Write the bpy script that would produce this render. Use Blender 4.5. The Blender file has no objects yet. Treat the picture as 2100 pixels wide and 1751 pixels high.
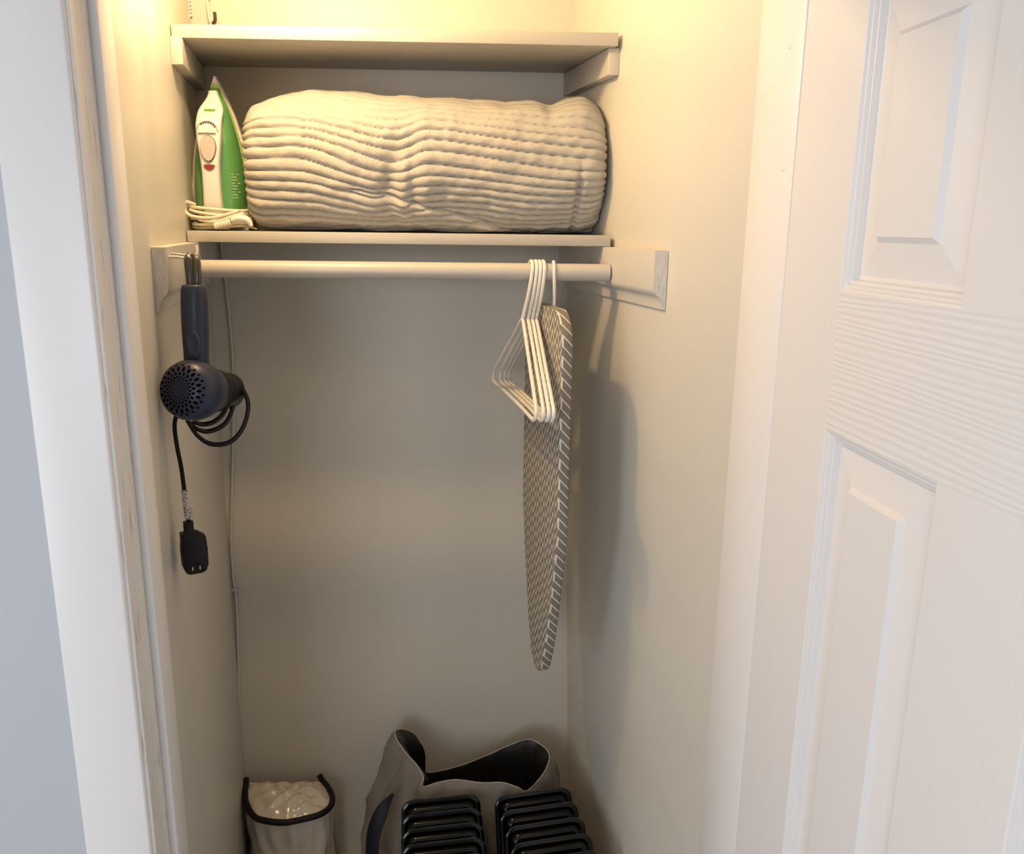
import bpy, bmesh, math, random
from mathutils import Vector, Matrix, noise
random.seed(7)
S = bpy.context.scene
C = S.collection
PI = math.pi

# ------------------------------------------------------------------ camera
cam_data = bpy.data.cameras.new('camera'); cam = bpy.data.objects.new('camera', cam_data); C.objects.link(cam)
cam_data.sensor_width = 36.0; cam_data.lens = 29.366; cam_data.clip_start = 0.02
yaw, pitch, roll = math.radians(2.0), math.radians(13.52), 0.012
w = Vector((math.sin(yaw)*math.cos(pitch), math.cos(yaw)*math.cos(pitch), -math.sin(pitch)))
r0 = Vector((math.cos(yaw), -math.sin(yaw), 0)); d0 = w.cross(r0)
rr = math.cos(roll)*r0 - math.sin(roll)*d0; dd = math.cos(roll)*d0 + math.sin(roll)*r0
cam.matrix_world = Matrix(((rr.x, -dd.x, -w.x, 0.0), (rr.y, -dd.y, -w.y, 0.0), (rr.z, -dd.z, -w.z, 1.65), (0, 0, 0, 1)))
S.camera = cam
S.cycles.max_bounces = 4; S.cycles.diffuse_bounces = 3; S.cycles.glossy_bounces = 2; S.cycles.caustics_reflective = False; S.cycles.caustics_refractive = False

# ------------------------------------------------------------------ light
S.view_settings.view_transform = 'Standard'; S.view_settings.look = 'None'
S.view_settings.exposure = 0.0; S.view_settings.gamma = 1.0; S.view_settings.use_curve_mapping = False
world = bpy.data.worlds.new('world'); S.world = world; world.use_nodes = True
world.node_tree.nodes['Background'].inputs['Color'].default_value = (0.62, 0.74, 0.95, 1)
world.node_tree.nodes['Background'].inputs['Strength'].default_value = 1.0
# daylight through the hall window behind the photographer
day = bpy.data.lights.new('window_daylight', 'AREA'); day.shape = 'RECTANGLE'; day.size = 1.35; day.size_y = 1.35
day.energy = 29; day.color = (0.985, 0.97, 0.985)
dayo = bpy.data.objects.new('window_daylight', day); C.objects.link(dayo)
dayo.location = (-1.05, -2.42, 1.55); dayo.rotation_euler = (PI/2, 0, 0)      # shines towards +Y
day2 = bpy.data.lights.new('side_window_daylight', 'AREA'); day2.shape = 'RECTANGLE'; day2.size = 1.25; day2.size_y = 1.35
day2.energy = 24; day2.color = (0.95, 0.965, 1.0)
dayo2 = bpy.data.objects.new('side_window_daylight', day2); C.objects.link(dayo2)
dayo2.location = (-2.10, -0.25, 1.10); dayo2.rotation_euler = (PI/2, 0, -PI/2)    # shines towards +X
BULB_POS = (-0.390, 1.375, 2.165); BULB_POWER = 15.2; BULB_COLOR = (1.0, 0.67, 0.345)

# ------------------------------------------------------------------ helpers
W = {}
def link(name, verts, faces, mat, parent=None, smooth=None, kind=None, uvs=None):
    o0 = W.get(parent, Vector((0, 0, 0)))
    me = bpy.data.meshes.new(name)
    me.from_pydata([tuple(Vector(v) - o0) for v in verts], [], [tuple(f) for f in faces])
    bm = bmesh.new(); bm.from_mesh(me)
    if uvs is None:
        bmesh.ops.recalc_face_normals(bm, faces=bm.faces)
    bm.to_mesh(me); bm.free()
    if uvs is not None:
        lay = me.uv_layers.new(name='UVMap')
        for l in me.loops: lay.data[l.index].uv = uvs[l.vertex_index]
    if smooth is not None:
        for p in me.polygons: p.use_smooth = True
        me.set_sharp_from_angle(angle=math.radians(smooth))
    me.materials.append(mat)
    o = bpy.data.objects.new(name, me); C.objects.link(o)
    if parent is not None: o.parent = parent
    W[o] = o0
    if kind: o['kind'] = kind
    return o
def thing(name, label, cat, loc, group=None):
    o = bpy.data.objects.new(name, None); C.objects.link(o); o.location = loc; o.empty_display_size = 0.02
    o['label'] = label; o['category'] = cat
    if group: o['group'] = group
    W[o] = Vector(loc)
    return o
def tag(o, label, cat, group=None):
    o['label'] = label; o['category'] = cat
    if group: o['group'] = group
    return o
def join(*parts):
    V, Fc = [], []
    for v, f in parts:
        n = len(V); V += [tuple(x) for x in v]; Fc += [tuple(i+n for i in q) for q in f]
    return V, Fc
def xf(vf, M): return [M @ Vector(v) for v in vf[0]], vf[1]
def prism(poly, z0, z1):
    n = len(poly)
    V = [(x, y, z0) for x, y in poly] + [(x, y, z1) for x, y in poly]
    Fc = [tuple(range(n))[::-1], tuple(range(n, 2*n))] + [(i, (i+1) % n, n+(i+1) % n, n+i) for i in range(n)]
    return V, Fc
def extrude(poly3, vec):
    n = len(poly3); vec = Vector(vec)
    V = [Vector(p) for p in poly3] + [Vector(p)+vec for p in poly3]
    Fc = [tuple(range(n))[::-1], tuple(range(n, 2*n))] + [(i, (i+1) % n, n+(i+1) % n, n+i) for i in range(n)]
    return V, Fc
def box(x0, x1, y0, y1, z0, z1): return prism([(x0, y0), (x1, y0), (x1, y1), (x0, y1)], z0, z1)
def bevelled(vf, r, seg=2):
    me = bpy.data.meshes.new('tmp'); me.from_pydata([tuple(v) for v in vf[0]], [], vf[1])
    bm = bmesh.new(); bm.from_mesh(me); bmesh.ops.recalc_face_normals(bm, faces=bm.faces)
    bmesh.ops.bevel(bm, geom=list(bm.edges), offset=r, segments=seg, profile=0.5, affect='EDGES', clamp_overlap=True)
    bm.verts.index_update()
    out = [v.co.copy() for v in bm.verts], [tuple(v.index for v in f.verts) for f in bm.faces]
    bm.free(); bpy.data.meshes.remove(me)
    return out
def spline(pts, n=8, closed=False):
    P = [Vector(p) for p in pts]; out = []; m = len(P)
    rng = range(m) if closed else range(m-1)
    for i in rng:
        if closed: a, b, c, d = P[i-1], P[i], P[(i+1) % m], P[(i+2) % m]
        else: a, b, c, d = P[max(i-1, 0)], P[i], P[i+1], P[min(i+2, m-1)]
        for k in range(n):
            t = k/n
            out.append(0.5*((2*b)+(c-a)*t+(2*a-5*b+4*c-d)*t*t+(3*b-a-3*c+d)*t**3))
    if not closed: out.append(P[-1])
    return out
def tube(path, r, sides=8, closed=False, flat=1.0, up=None):
    """sweep; r a number or a list; flat < 1 squashes the section along 'up'"""
    P = [Vector(p) for p in path]; n = len(P); V, Fc = [], []
    nrm = None
    for i, p in enumerate(P):
        if closed: t = (P[(i+1) % n]-P[i-1]).normalized()
        else: t = (P[min(i+1, n-1)]-P[max(i-1, 0)]).normalized()
        if up is not None: nrm = Vector(up)
        if nrm is None: nrm = Vector((0, 0, 1)) if abs(t.z) < 0.9 else Vector((1, 0, 0))
        nrm = (nrm-t*nrm.dot(t))
        if nrm.length < 1e-5: nrm = t.orthogonal()
        nrm.normalize(); b = t.cross(nrm)
        rad = r[i] if isinstance(r, (list, tuple)) else r
        for k in range(sides):
            a = 2*PI*k/sides
            V.append(p+nrm*(math.cos(a)*rad*flat)+b*(math.sin(a)*rad))
    for i in range(n if closed else n-1):
        j = (i+1) % n
        for k in range(sides):
            Fc.append((i*sides+k, i*sides+(k+1) % sides, j*sides+(k+1) % sides, j*sides+k))
    if not closed:
        Fc.append(tuple(range(sides))[::-1]); Fc.append(tuple((n-1)*sides+k for k in range(sides)))
    return V, Fc
def loft(rings, cap0=True, cap1=True):
    n = len(rings[0]); V = [Vector(p) for rg in rings for p in rg]; Fc = []
    for i in range(len(rings)-1):
        for k in range(n):
            Fc.append((i*n+k, i*n+(k+1) % n, (i+1)*n+(k+1) % n, (i+1)*n+k))
    if cap0: Fc.append(tuple(range(n))[::-1])
    if cap1: Fc.append(tuple((len(rings)-1)*n+k for k in range(n)))
    return V, Fc
def lathe(prof, origin, axis, sides=32, cap0=True, cap1=True):
    """prof: (distance along axis, radius)"""
    a = Vector(axis).normalized(); u = a.orthogonal().normalized(); v = a.cross(u); o = Vector(origin)
    rings = [[o+a*h+(u*math.cos(2*PI*k/sides)+v*math.sin(2*PI*k/sides))*max(r, 1e-5) for k in range(sides)] for h, r in prof]
    return loft(rings, cap0, cap1)
def rrect(w_, h_, r, seg=6):
    pts = []
    for cx, cy, a0 in ((w_/2-r, h_/2-r, 0), (-w_/2+r, h_/2-r, PI/2), (-w_/2+r, -h_/2+r, PI), (w_/2-r, -h_/2+r, 1.5*PI)):
        for k in range(seg+1):
            a = a0+PI/2*k/seg; pts.append((cx+r*math.cos(a), cy+r*math.sin(a)))
    return pts
def smoothstep(a, b, x):
    t = min(1, max(0, (x-a)/(b-a))); return t*t*(3-2*t)

# ------------------------------------------------------------------ materials
def mat(name, color, rough=0.6, metal=0.0, spec=0.5, bump=0.0, bscale=60, vary=0.0, vscale=6, sheen=0.0, coat=0.0, stretch=(1, 1, 1), trans=0.0):
    m = bpy.data.materials.new(name); m.use_nodes = True; nt = m.node_tree; b = nt.nodes['Principled BSDF']
    b.inputs['Base Color'].default_value = (*color, 1); b.inputs['Roughness'].default_value = rough
    b.inputs['Metallic'].default_value = metal; b.inputs['Specular IOR Level'].default_value = spec
    b.inputs['Sheen Weight'].default_value = sheen; b.inputs['Coat Weight'].default_value = coat
    b.inputs['Transmission Weight'].default_value = trans
    tc = nt.nodes.new('ShaderNodeTexCoord'); mp = nt.nodes.new('ShaderNodeMapping'); mp.inputs['Scale'].default_value = stretch
    nt.links.new(tc.outputs['Object'], mp.inputs['Vector'])
    if vary > 0:
        n = nt.nodes.new('ShaderNodeTexNoise'); n.inputs['Scale'].default_value = vscale; n.inputs['Detail'].default_value = 2
        nt.links.new(mp.outputs['Vector'], n.inputs['Vector'])
        mx = nt.nodes.new('ShaderNodeMix'); mx.data_type = 'RGBA'
        mx.inputs['A'].default_value = (*[c*(1-vary) for c in color], 1); mx.inputs['B'].default_value = (*[min(1, c*(1+vary)) for c in color], 1)
        nt.links.new(n.outputs['Fac'], mx.inputs['Factor']); nt.links.new(mx.outputs['Result'], b.inputs['Base Color'])
    if bump > 0:
        n2 = nt.nodes.new('ShaderNodeTexNoise'); n2.inputs['Scale'].default_value = bscale; n2.inputs['Detail'].default_value = 2
        nt.links.new(mp.outputs['Vector'], n2.inputs['Vector'])
        bp = nt.nodes.new('ShaderNodeBump'); bp.inputs['Strength'].default_value = bump; bp.inputs['Distance'].default_value = 0.002
        nt.links.new(n2.outputs['Fac'], bp.inputs['Height']); nt.links.new(bp.outputs['Normal'], b.inputs['Normal'])
    return m
M_wall = mat('closet_wall_paint', (0.64, 0.615, 0.545), 0.42)
M_hall = mat('hall_wall_paint', (0.50, 0.525, 0.555), 0.6)
M_ceil = mat('ceiling_paint', (0.80, 0.79, 0.77), 0.8)
M_floor = mat('carpet', (0.52, 0.47, 0.40), 0.95, vary=0.15, vscale=120)
M_trim = mat('trim_paint', (0.80, 0.785, 0.77), 0.35)
M_shelf = mat('shelf_paint', (0.52, 0.495, 0.44), 0.4, bump=0.25, bscale=22, vary=0.03, stretch=(0.5, 4, 4))
M_endgrain = mat('bracket_paint', (0.64, 0.61, 0.54), 0.45, bump=0.5, bscale=40, vary=0.03)
M_white_wire = mat('white_painted_wire', (0.80, 0.78, 0.72), 0.3)
M_rough = mat('rough_painted_end_grain', (0.66, 0.625, 0.56), 0.55, bump=1.0, bscale=130, vary=0.22, vscale=110, stretch=(1.6, 1, 0.5))

def wear_trim():
    """white gloss paint with rubbed, dirty streaks along the edge beside the door stop"""
    m = mat('worn_trim_paint', (0.78, 0.755, 0.72), 0.35, bump=0.15, bscale=40, stretch=(4, 4, 0.6)); nt = m.node_tree; b = nt.nodes['Principled BSDF']
    tc = nt.nodes.new('ShaderNodeTexCoord'); mp = nt.nodes.new('ShaderNodeMapping'); mp.inputs['Scale'].default_value = (150, 150, 14)
    n = nt.nodes.new('ShaderNodeTexNoise'); n.inputs['Scale'].default_value = 1; n.inputs['Detail'].default_value = 6
    rp = nt.nodes.new('ShaderNodeValToRGB'); rp.color_ramp.elements[0].position = 0.60; rp.color_ramp.elements[0].color = (0.78, 0.76, 0.73, 1)
    rp.color_ramp.elements[1].position = 0.76; rp.color_ramp.elements[1].color = (0.36, 0.33, 0.30, 1)
    nt.links.new(tc.outputs['Object'], mp.inputs['Vector']); nt.links.new(mp.outputs['Vector'], n.inputs['Vector'])
    nt.links.new(n.outputs['Fac'], rp.inputs['Fac']); nt.links.new(rp.outputs['Color'], b.inputs['Base Color'])
    return m
M_worn = wear_trim()

def grain(name, axis):
    """white door paint over an embossed wood grain running along 'axis'"""
    m = mat(name, (0.80, 0.785, 0.775), 0.38); nt = m.node_tree; b = nt.nodes['Principled BSDF']
    tc = nt.nodes.new('ShaderNodeTexCoord'); mp = nt.nodes.new('ShaderNodeMapping')
    mp.inputs['Scale'].default_value = (5.0, 5.0, 62) if axis == 'h' else (30, 30, 2.5)
    nt.links.new(tc.outputs['Object'], mp.inputs['Vector'])
    n = nt.nodes.new('ShaderNodeTexNoise'); n.inputs['Scale'].default_value = 2.2; n.inputs['Detail'].default_value = 3; n.inputs['Distortion'].default_value = 0.6
    wv = nt.nodes.new('ShaderNodeTexWave'); wv.wave_type = 'BANDS'; wv.bands_direction = 'Z' if axis == 'h' else 'Y'
    wv.inputs['Scale'].default_value = 0.75; wv.inputs['Distortion'].default_value = 11; wv.inputs['Detail'].default_value = 3; wv.inputs['Detail Scale'].default_value = 0.6
    nt.links.new(mp.outputs['Vector'], n.inputs['Vector']); nt.links.new(mp.outputs['Vector'], wv.inputs['Vector'])
    ad = nt.nodes.new('ShaderNodeMath'); ad.operation = 'ADD'
    nt.links.new(n.outputs['Fac'], ad.inputs[0]); nt.links.new(wv.outputs['Fac'], ad.inputs[1])
    bp = nt.nodes.new('ShaderNodeBump'); bp.inputs['Strength'].default_value = 0.30 if axis == 'h' else 0.05; bp.inputs['Distance'].default_value = 0.0015
    nt.links.new(ad.outputs[0], bp.inputs['Height']); nt.links.new(bp.outputs['Normal'], b.inputs['Normal'])
    return m
M_rail, M_stile = grain('door_paint_rail', 'h'), grain('door_paint_stile', 'v')

# ------------------------------------------------------------------ the setting
def struct(name, vf, m, parent=None, smooth=None):
    o = link(name, vf[0], vf[1], m, parent, smooth)
    if parent is None: o['kind'] = 'structure'
    return o
def XL(y): return -0.477-0.188*(y-1.17)        # left closet wall
def XR(y): return 0.361-0.216*(y-1.15)         # right closet wall
YB = 1.936
CEIL = 2.42
struct('floor', box(-2.00, 1.35, -2.40, 2.05, -0.05, 0.0), M_floor)
struct('ceiling', box(-2.00, 1.35, -2.40, 2.05, CEIL, CEIL+0.05), M_ceil)
struct('wall_back', box(-0.80, 0.50, YB, 2.02, 0, CEIL), M_wall)
struct('wall_left', prism([(XL(1.15), 1.15), (XL(1.99), 1.99), (XL(1.99)-0.09, 1.99), (XL(1.15)-0.09, 1.15)], 0, CEIL), M_wall)
# the right wall is a little out of plumb at the back, as the photograph shows
V, Fc = [], []
NZ = 12
for i in range(NZ+1):
    z = CEIL*i/NZ; lean = 0.045*max(0.0, 1-z/1.4)
    V += [(XR(1.15), 1.15, z), (XR(1.99)+lean, 1.99, z), (XR(1.99)+0.12, 1.99, z), (XR(1.15)+0.09, 1.15, z)]
for i in range(NZ):
    for k in range(4): Fc.append((4*i+k, 4*i+(k+1) % 4, 4*i+4+(k+1) % 4, 4*i+4+k))
Fc += [(3, 2, 1, 0), tuple(4*NZ+k for k in range(4))]
struct('wall_right', (V, Fc), M_wall)
front = [box(-2.00, -0.493, 1.068, 1.16, 0, CEIL), box(0.398, 1.35, 1.068, 1.16, 0, CEIL), box(-0.493, 0.398, 1.068, 1.16, 2.05, CEIL)]
struct('wall_front', join(*front), M_hall)
wy0, wy1, vz0, vz1 = -0.90, 0.40, 0.40, 1.80
struct('wall_hall_left', join(box(-2.05, -2.00, -2.40, wy0, 0, CEIL), box(-2.05, -2.00, wy1, 1.16, 0, CEIL), box(-2.05, -2.00, wy0, wy1, 0, vz0), box(-2.05, -2.00, wy0, wy1, vz1, CEIL)), M_hall)
win2 = struct('window_2', join(box(-2.045, -2.005, wy0, wy0+0.05, vz0, vz1), box(-2.045, -2.005, wy1-0.05, wy1, vz0, vz1), box(-2.045, -2.005, wy0, wy1, vz0, vz0+0.05), box(-2.045, -2.005, wy0, wy1, vz1-0.05, vz1)), M_trim)
link('meeting_rail', *box(-2.04, -2.01, wy0+0.05, wy1-0.05, 1.08, 1.12), M_trim, win2)
struct('wall_hall_right', box(1.00, 1.05, -2.40, 1.16, 0, CEIL), M_hall)
wx0, wx1, wz0, wz1 = -1.75, -0.35, 0.86, 2.24
struct('wall_hall_back', join(box(-2.00, wx0, -2.40, -2.32, 0, CEIL), box(wx1, 1.35, -2.40, -2.32, 0, CEIL),
       box(wx0, wx1, -2.40, -2.32, 0, wz0), box(wx0, wx1, -2.40, -2.32, wz1, CEIL)), M_hall)
win = struct('window_1', join(box(wx0, wx0+0.05, -2.39, -2.33, wz0, wz1), box(wx1-0.05, wx1, -2.39, -2.33, wz0, wz1),
      box(wx0, wx1, -2.39, -2.33, wz0, wz0+0.05), box(wx0, wx1, -2.39, -2.33, wz1-0.05, wz1)), M_trim)
link('meeting_rail', *box(wx0+0.05, wx1-0.05, -2.385, -2.345, 1.53, 1.57), M_trim, win)
link('window_sill', *bevelled(box(wx0-0.05, wx1+0.05, -2.34, -2.27, wz0-0.03, wz0), 0.006), M_trim, win)
# left casing, jamb and stop
t1 = struct('trim_1', bevelled(box(-0.571, -0.4775, 1.046, 1.068, 0, 2.14), 0.004, 3), M_trim, smooth=40)
j1 = struct('trim_2', bevelled(box(-0.495, -0.473, 1.052, 1.170, 0, 2.05), 0.003, 2), M_worn, smooth=40)
link('door_stop', *bevelled(box(-0.474, -0.461, 1.098, 1.138, 0, 2.03), 0.003, 2), M_trim, j1, 40)
j2 = struct('trim_3', bevelled(prism([(0.357, 1.165), (0.376, 1.052), (0.400, 1.052), (0.400, 1.165)], 0, 2.05), 0.002, 2), M_trim, smooth=40)
for zc_, yc_ in ((1.865, 1.085), (1.722, 1.075), (1.352, 1.120)):
    xx_ = 0.357+(1.165-yc_)*0.168
    link('nail_head', *lathe([(-0.001, 0.0022), (0.0006, 0.0019), (0.0012, 0.0006)], (xx_, yc_, zc_), (-1, -0.17, 0), 8), M_trim, j2)
struct('trim_4', bevelled(box(0.428, 0.515, 1.046, 1.068, 0, 2.14), 0.004, 2), M_trim, smooth=40)
h1 = struct('trim_5', bevelled(box(-0.495, 0.400, 1.052, 1.165, 2.03, 2.052), 0.002), M_trim, smooth=40)
struct('trim_6', bevelled(box(-0.571, 0.515, 1.046, 1.068, 2.052, 2.14), 0.004), M_trim, smooth=40)

# six-panel door, swung open into the hall
a = math.radians(5.2); DH = Vector((0.3765, 1.049, 0)); DU = Vector((math.sin(a), -math.cos(a), 0)); DN = Vector((math.cos(a), math.sin(a), 0))
def DP(s, z, d): return DH+DU*s+DN*d+Vector((0, 0, z))     # s from the hinge, d into the leaf
def dbox(s0, s1, z0, z1, d0=0.0, d1=0.035):
    return [DP(s, z, d) for d in (d0, d1) for s, z in ((s0, z0), (s1, z0), (s1, z1), (s0, z1))], [(0, 1, 2, 3), (7, 6, 5, 4), (0, 4, 5, 1), (1, 5, 6, 2), (2, 6, 7, 3), (3, 7, 4, 0)]
door = thing('door_1', 'x', 'door', tuple(DH)); del door['label']; del door['category']; door['kind'] = 'structure'
SC = [(0.0, 0.137), (0.345, 0.487), (0.695, 0.832)]; DT = 2.012
for s0, s1 in SC[:1]+SC[2:]: link('stile', *dbox(s0, s1, 0.012, DT), M_stile, door)
zr = [(0.012, 0.23), (0.66, 0.80), (1.430, 1.586), (1.890, DT)]
for z0, z1 in zr: link('rail', *dbox(0.137, 0.695, z0, z1), M_rail, door)
for (a0, z0), (a1, z1) in zip(zr[:-1], zr[1:]): link('mullion', *dbox(0.345, 0.487, z0, z1 if False else a1), M_stile, door)
prof = [(0, 0), (0.002, 0.0008), (0.0035, 0.0035), (0.0065, 0.0038), (0.008, 0.0072), (0.011, 0.0076), (0.0125, 0.0135), (0.017, 0.014), (0.052, 0.0085), (0.058, 0.003)]
for s0, s1 in ((0.137, 0.345), (0.487, 0.695)):
    for (a0, z0), (a1, z1) in zip(zr[:-1], zr[1:]):
        rings = [[DP(s0+t, z0+t, d), DP(s1-t, z0+t, d), DP(s1-t, a1-t, d), DP(s0+t, a1-t, d)] for t, d in prof]
        rings = [[DP(s0, z0, 0.03), DP(s1, z0, 0.03), DP(s1, a1, 0.03), DP(s0, a1, 0.03)]] + rings
        link('panel', *loft(rings), M_stile, door)

# ------------------------------------------------------------------ shelves, brackets and rod
def shelf(name, label, z0, z1):
    yF, yK = 1.648, 1.934
    poly = [(-0.5655, yF), (0.2445, yF), (XR(yK)-0.006, yK), (XL(yK)+0.002, yK)]
    return tag(link(name, *bevelled(prism(poly, z0, z1), 0.0015), M_shelf, None, 40), label, 'shelf')
shelf('shelf_board', 'cream painted shelf board near the top, above the white blanket', 1.9735, 1.9965)
shelf('shelf_board', 'cream painted shelf board carrying the iron and rolled blanket', 1.6135, 1.6345)
def cleat(side, y0, label):
    X = XL if side < 0 else XR
    th = 0.021*(-side)
    poly = [(X(y0), y0), (X(y0)+th, y0), (X(1.935)+th, 1.935), (X(1.935), 1.935)]
    return tag(link('shelf_cleat', *bevelled(prism(poly, 1.9260, 1.9730), 0.0012), M_shelf, None, 40), label, 'bracket', 'cleats under the upper shelf')
cleat(-1, 1.634, 'square cream wood cleat under the upper shelf, on the left wall')
cleat(1, 1.662, 'square cream wood cleat under the upper shelf, on the right wall')
BP = [(0, 1.6130), (0.0225, 1.6130), (0.0225, 1.5500), (0.0205, 1.5440), (0.0170, 1.5400), (0.0125, 1.5370), (0.0090, 1.5320), (0.0070, 1.5250), (0.0055, 1.5160), (0, 1.5160)]
def bracket(side, y0, label):
    X = XL if side < 0 else XR
    def pt(t, z, y): return (X(y)-side*t, y, z)
    r_ = [[pt(t, z, y0) for t, z in BP], [pt(t, z, 1.935) for t, z in BP]]
    o = link('rod_bracket', *loft(r_), M_endgrain, None, 30)
    tag(o, label, 'bracket', 'moulded boards holding the closet rod')
    # rough sawn front end, painted over
    e = [[(X(y0)-side*(0.0006+t*0.95), y0+0.0004, 1.5148+(z-1.5148)*0.99) for t, z in BP], [(X(y0)-side*(0.0006+t*0.95), y0-0.0022, 1.5148+(z-1.5148)*0.99) for t, z in BP]]
    link('sawn_end', *loft(e), M_rough, o)
    return o
bracket(-1, 1.302, 'cream moulded board with rough sawn end on the left wall')
bracket(1, 1.407, 'cream moulded board with rough sawn end on the right wall')
RY, RZ, RR = 1.612, 1.5655, 0.0165
rod = link('closet_rod', *lathe([(0, RR), (0.776, RR)], (XL(RY)+0.0228, RY, RZ), (1, 0, 0), 28), mat('rod_paint', (0.54, 0.515, 0.46), 0.33, bump=0.2, bscale=14, vary=0.03), None, 40)
tag(rod, 'round cream painted closet rod below the lower shelf', 'rod')

# cable on the back wall
M_cable = mat('painted_cable', (0.60, 0.58, 0.53), 0.45)
path = spline([(-0.5882, 1.931, 1.6251), (-0.5861, 1.931, 1.561), (-0.5829, 1.931, 1.4959), (-0.5797, 1.931, 1.3963), (-0.5816, 1.931, 1.2826), (-0.5912, 1.931, 1.1538), (-0.6014, 1.931, 1.0333), (-0.6119, 1.931, 0.9093), (-0.6139, 1.931, 0.8075), (-0.6117, 1.931, 0.7687), (-0.6112, 1.931, 0.7032), (-0.6184, 1.931, 0.5148), (-0.6224, 1.931, 0.3753), (-0.6265, 1.931, 0.2314), (-0.615, 1.931, 0.02)], 6)
cab = thing('wall_cable', 'thin painted cable running down the back wall near the left corner', 'cable', tuple(path[-1]))
link('cable', *tube(path, 0.0034, 8), M_cable, cab, 60)
c0 = Vector((-0.6101, 1.93, 0.7704))
link('cable_clip', *bevelled(box(c0.x-0.009, c0.x+0.009, 1.9255, 1.9358, c0.z-0.0035, c0.z+0.0035), 0.0015), M_cable, cab)

# ------------------------------------------------------------------ wall lamp with pull chain (the bulb is above the frame)
bx, by, bz = BULB_POS
lamp = thing('wall_lamp', 'pull-chain bulb holder high on the left closet wall', 'lamp', (XL(by), by, bz))
M_porc = mat('porcelain', (0.82, 0.80, 0.76), 0.2, coat=0.4)
wallp = Vector((XL(by), by, bz+0.045))
link('lamp_holder', *lathe([(0.0, 0.040), (0.006, 0.040), (0.010, 0.026), (0.022, 0.020), (0.026, 0.018)], wallp, (1, -0.1, 0), 24), M_porc, lamp, 40)
beads = []
z = 1.950
ch = Vector((-0.4426, 1.38, 0)); x0 = Vector((XL(by)+0.03, by, bz+0.01))
pts = [ch+Vector((0, 0, 1.9505+0.0052*i)) for i in range(34)]
pts += [pts[-1].lerp(x0, k/8) for k in range(1, 9)]
for i, p in enumerate(pts):
    rad = 0.0022 if i else 0.0034
    beads.append(lathe([(-rad, 0.0002), (-rad*0.7, rad*0.7), (0, rad), (rad*0.7, rad*0.7), (rad, 0.0002)], p, (0, 0, 1), 8))
beads.append(tube(pts, 0.0007, 5))
link('pull_chain', *join(*beads), mat('brass_chain', (0.72, 0.62, 0.42), 0.28, metal=1.0), lamp, 60)
bulb = bpy.data.lights.new('bulb', 'POINT'); bulb.energy = BULB_POWER; bulb.color = BULB_COLOR; bulb.shadow_soft_size = 0.028
bo = bpy.data.objects.new('bulb', bulb); C.objects.link(bo); bo.location = BULB_POS
# screw hook on the back wall above the upper shelf
hk = thing('wall_hook', 'small white wire hook with dark tip above the upper shelf', 'hook', (-0.574, 1.930, 2.07))
hp = spline([(-0.578, 1.934, 2.105), (-0.578, 1.918, 2.104), (-0.577, 1.912, 2.092), (-0.575, 1.910, 2.068), (-0.572, 1.908, 2.056), (-0.567, 1.906, 2.053)], 6)
link('wire', *tube(hp, 0.0022, 8), M_white_wire, hk, 60)
hp2 = spline([(-0.567, 1.906, 2.053), (-0.562, 1.905, 2.056), (-0.5605, 1.904, 2.064), (-0.561, 1.904, 2.074)], 6)
link('tip', *tube(hp2, 0.0034, 8), mat('dark_rubber', (0.03, 0.025, 0.02), 0.5), hk, 60)

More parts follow.
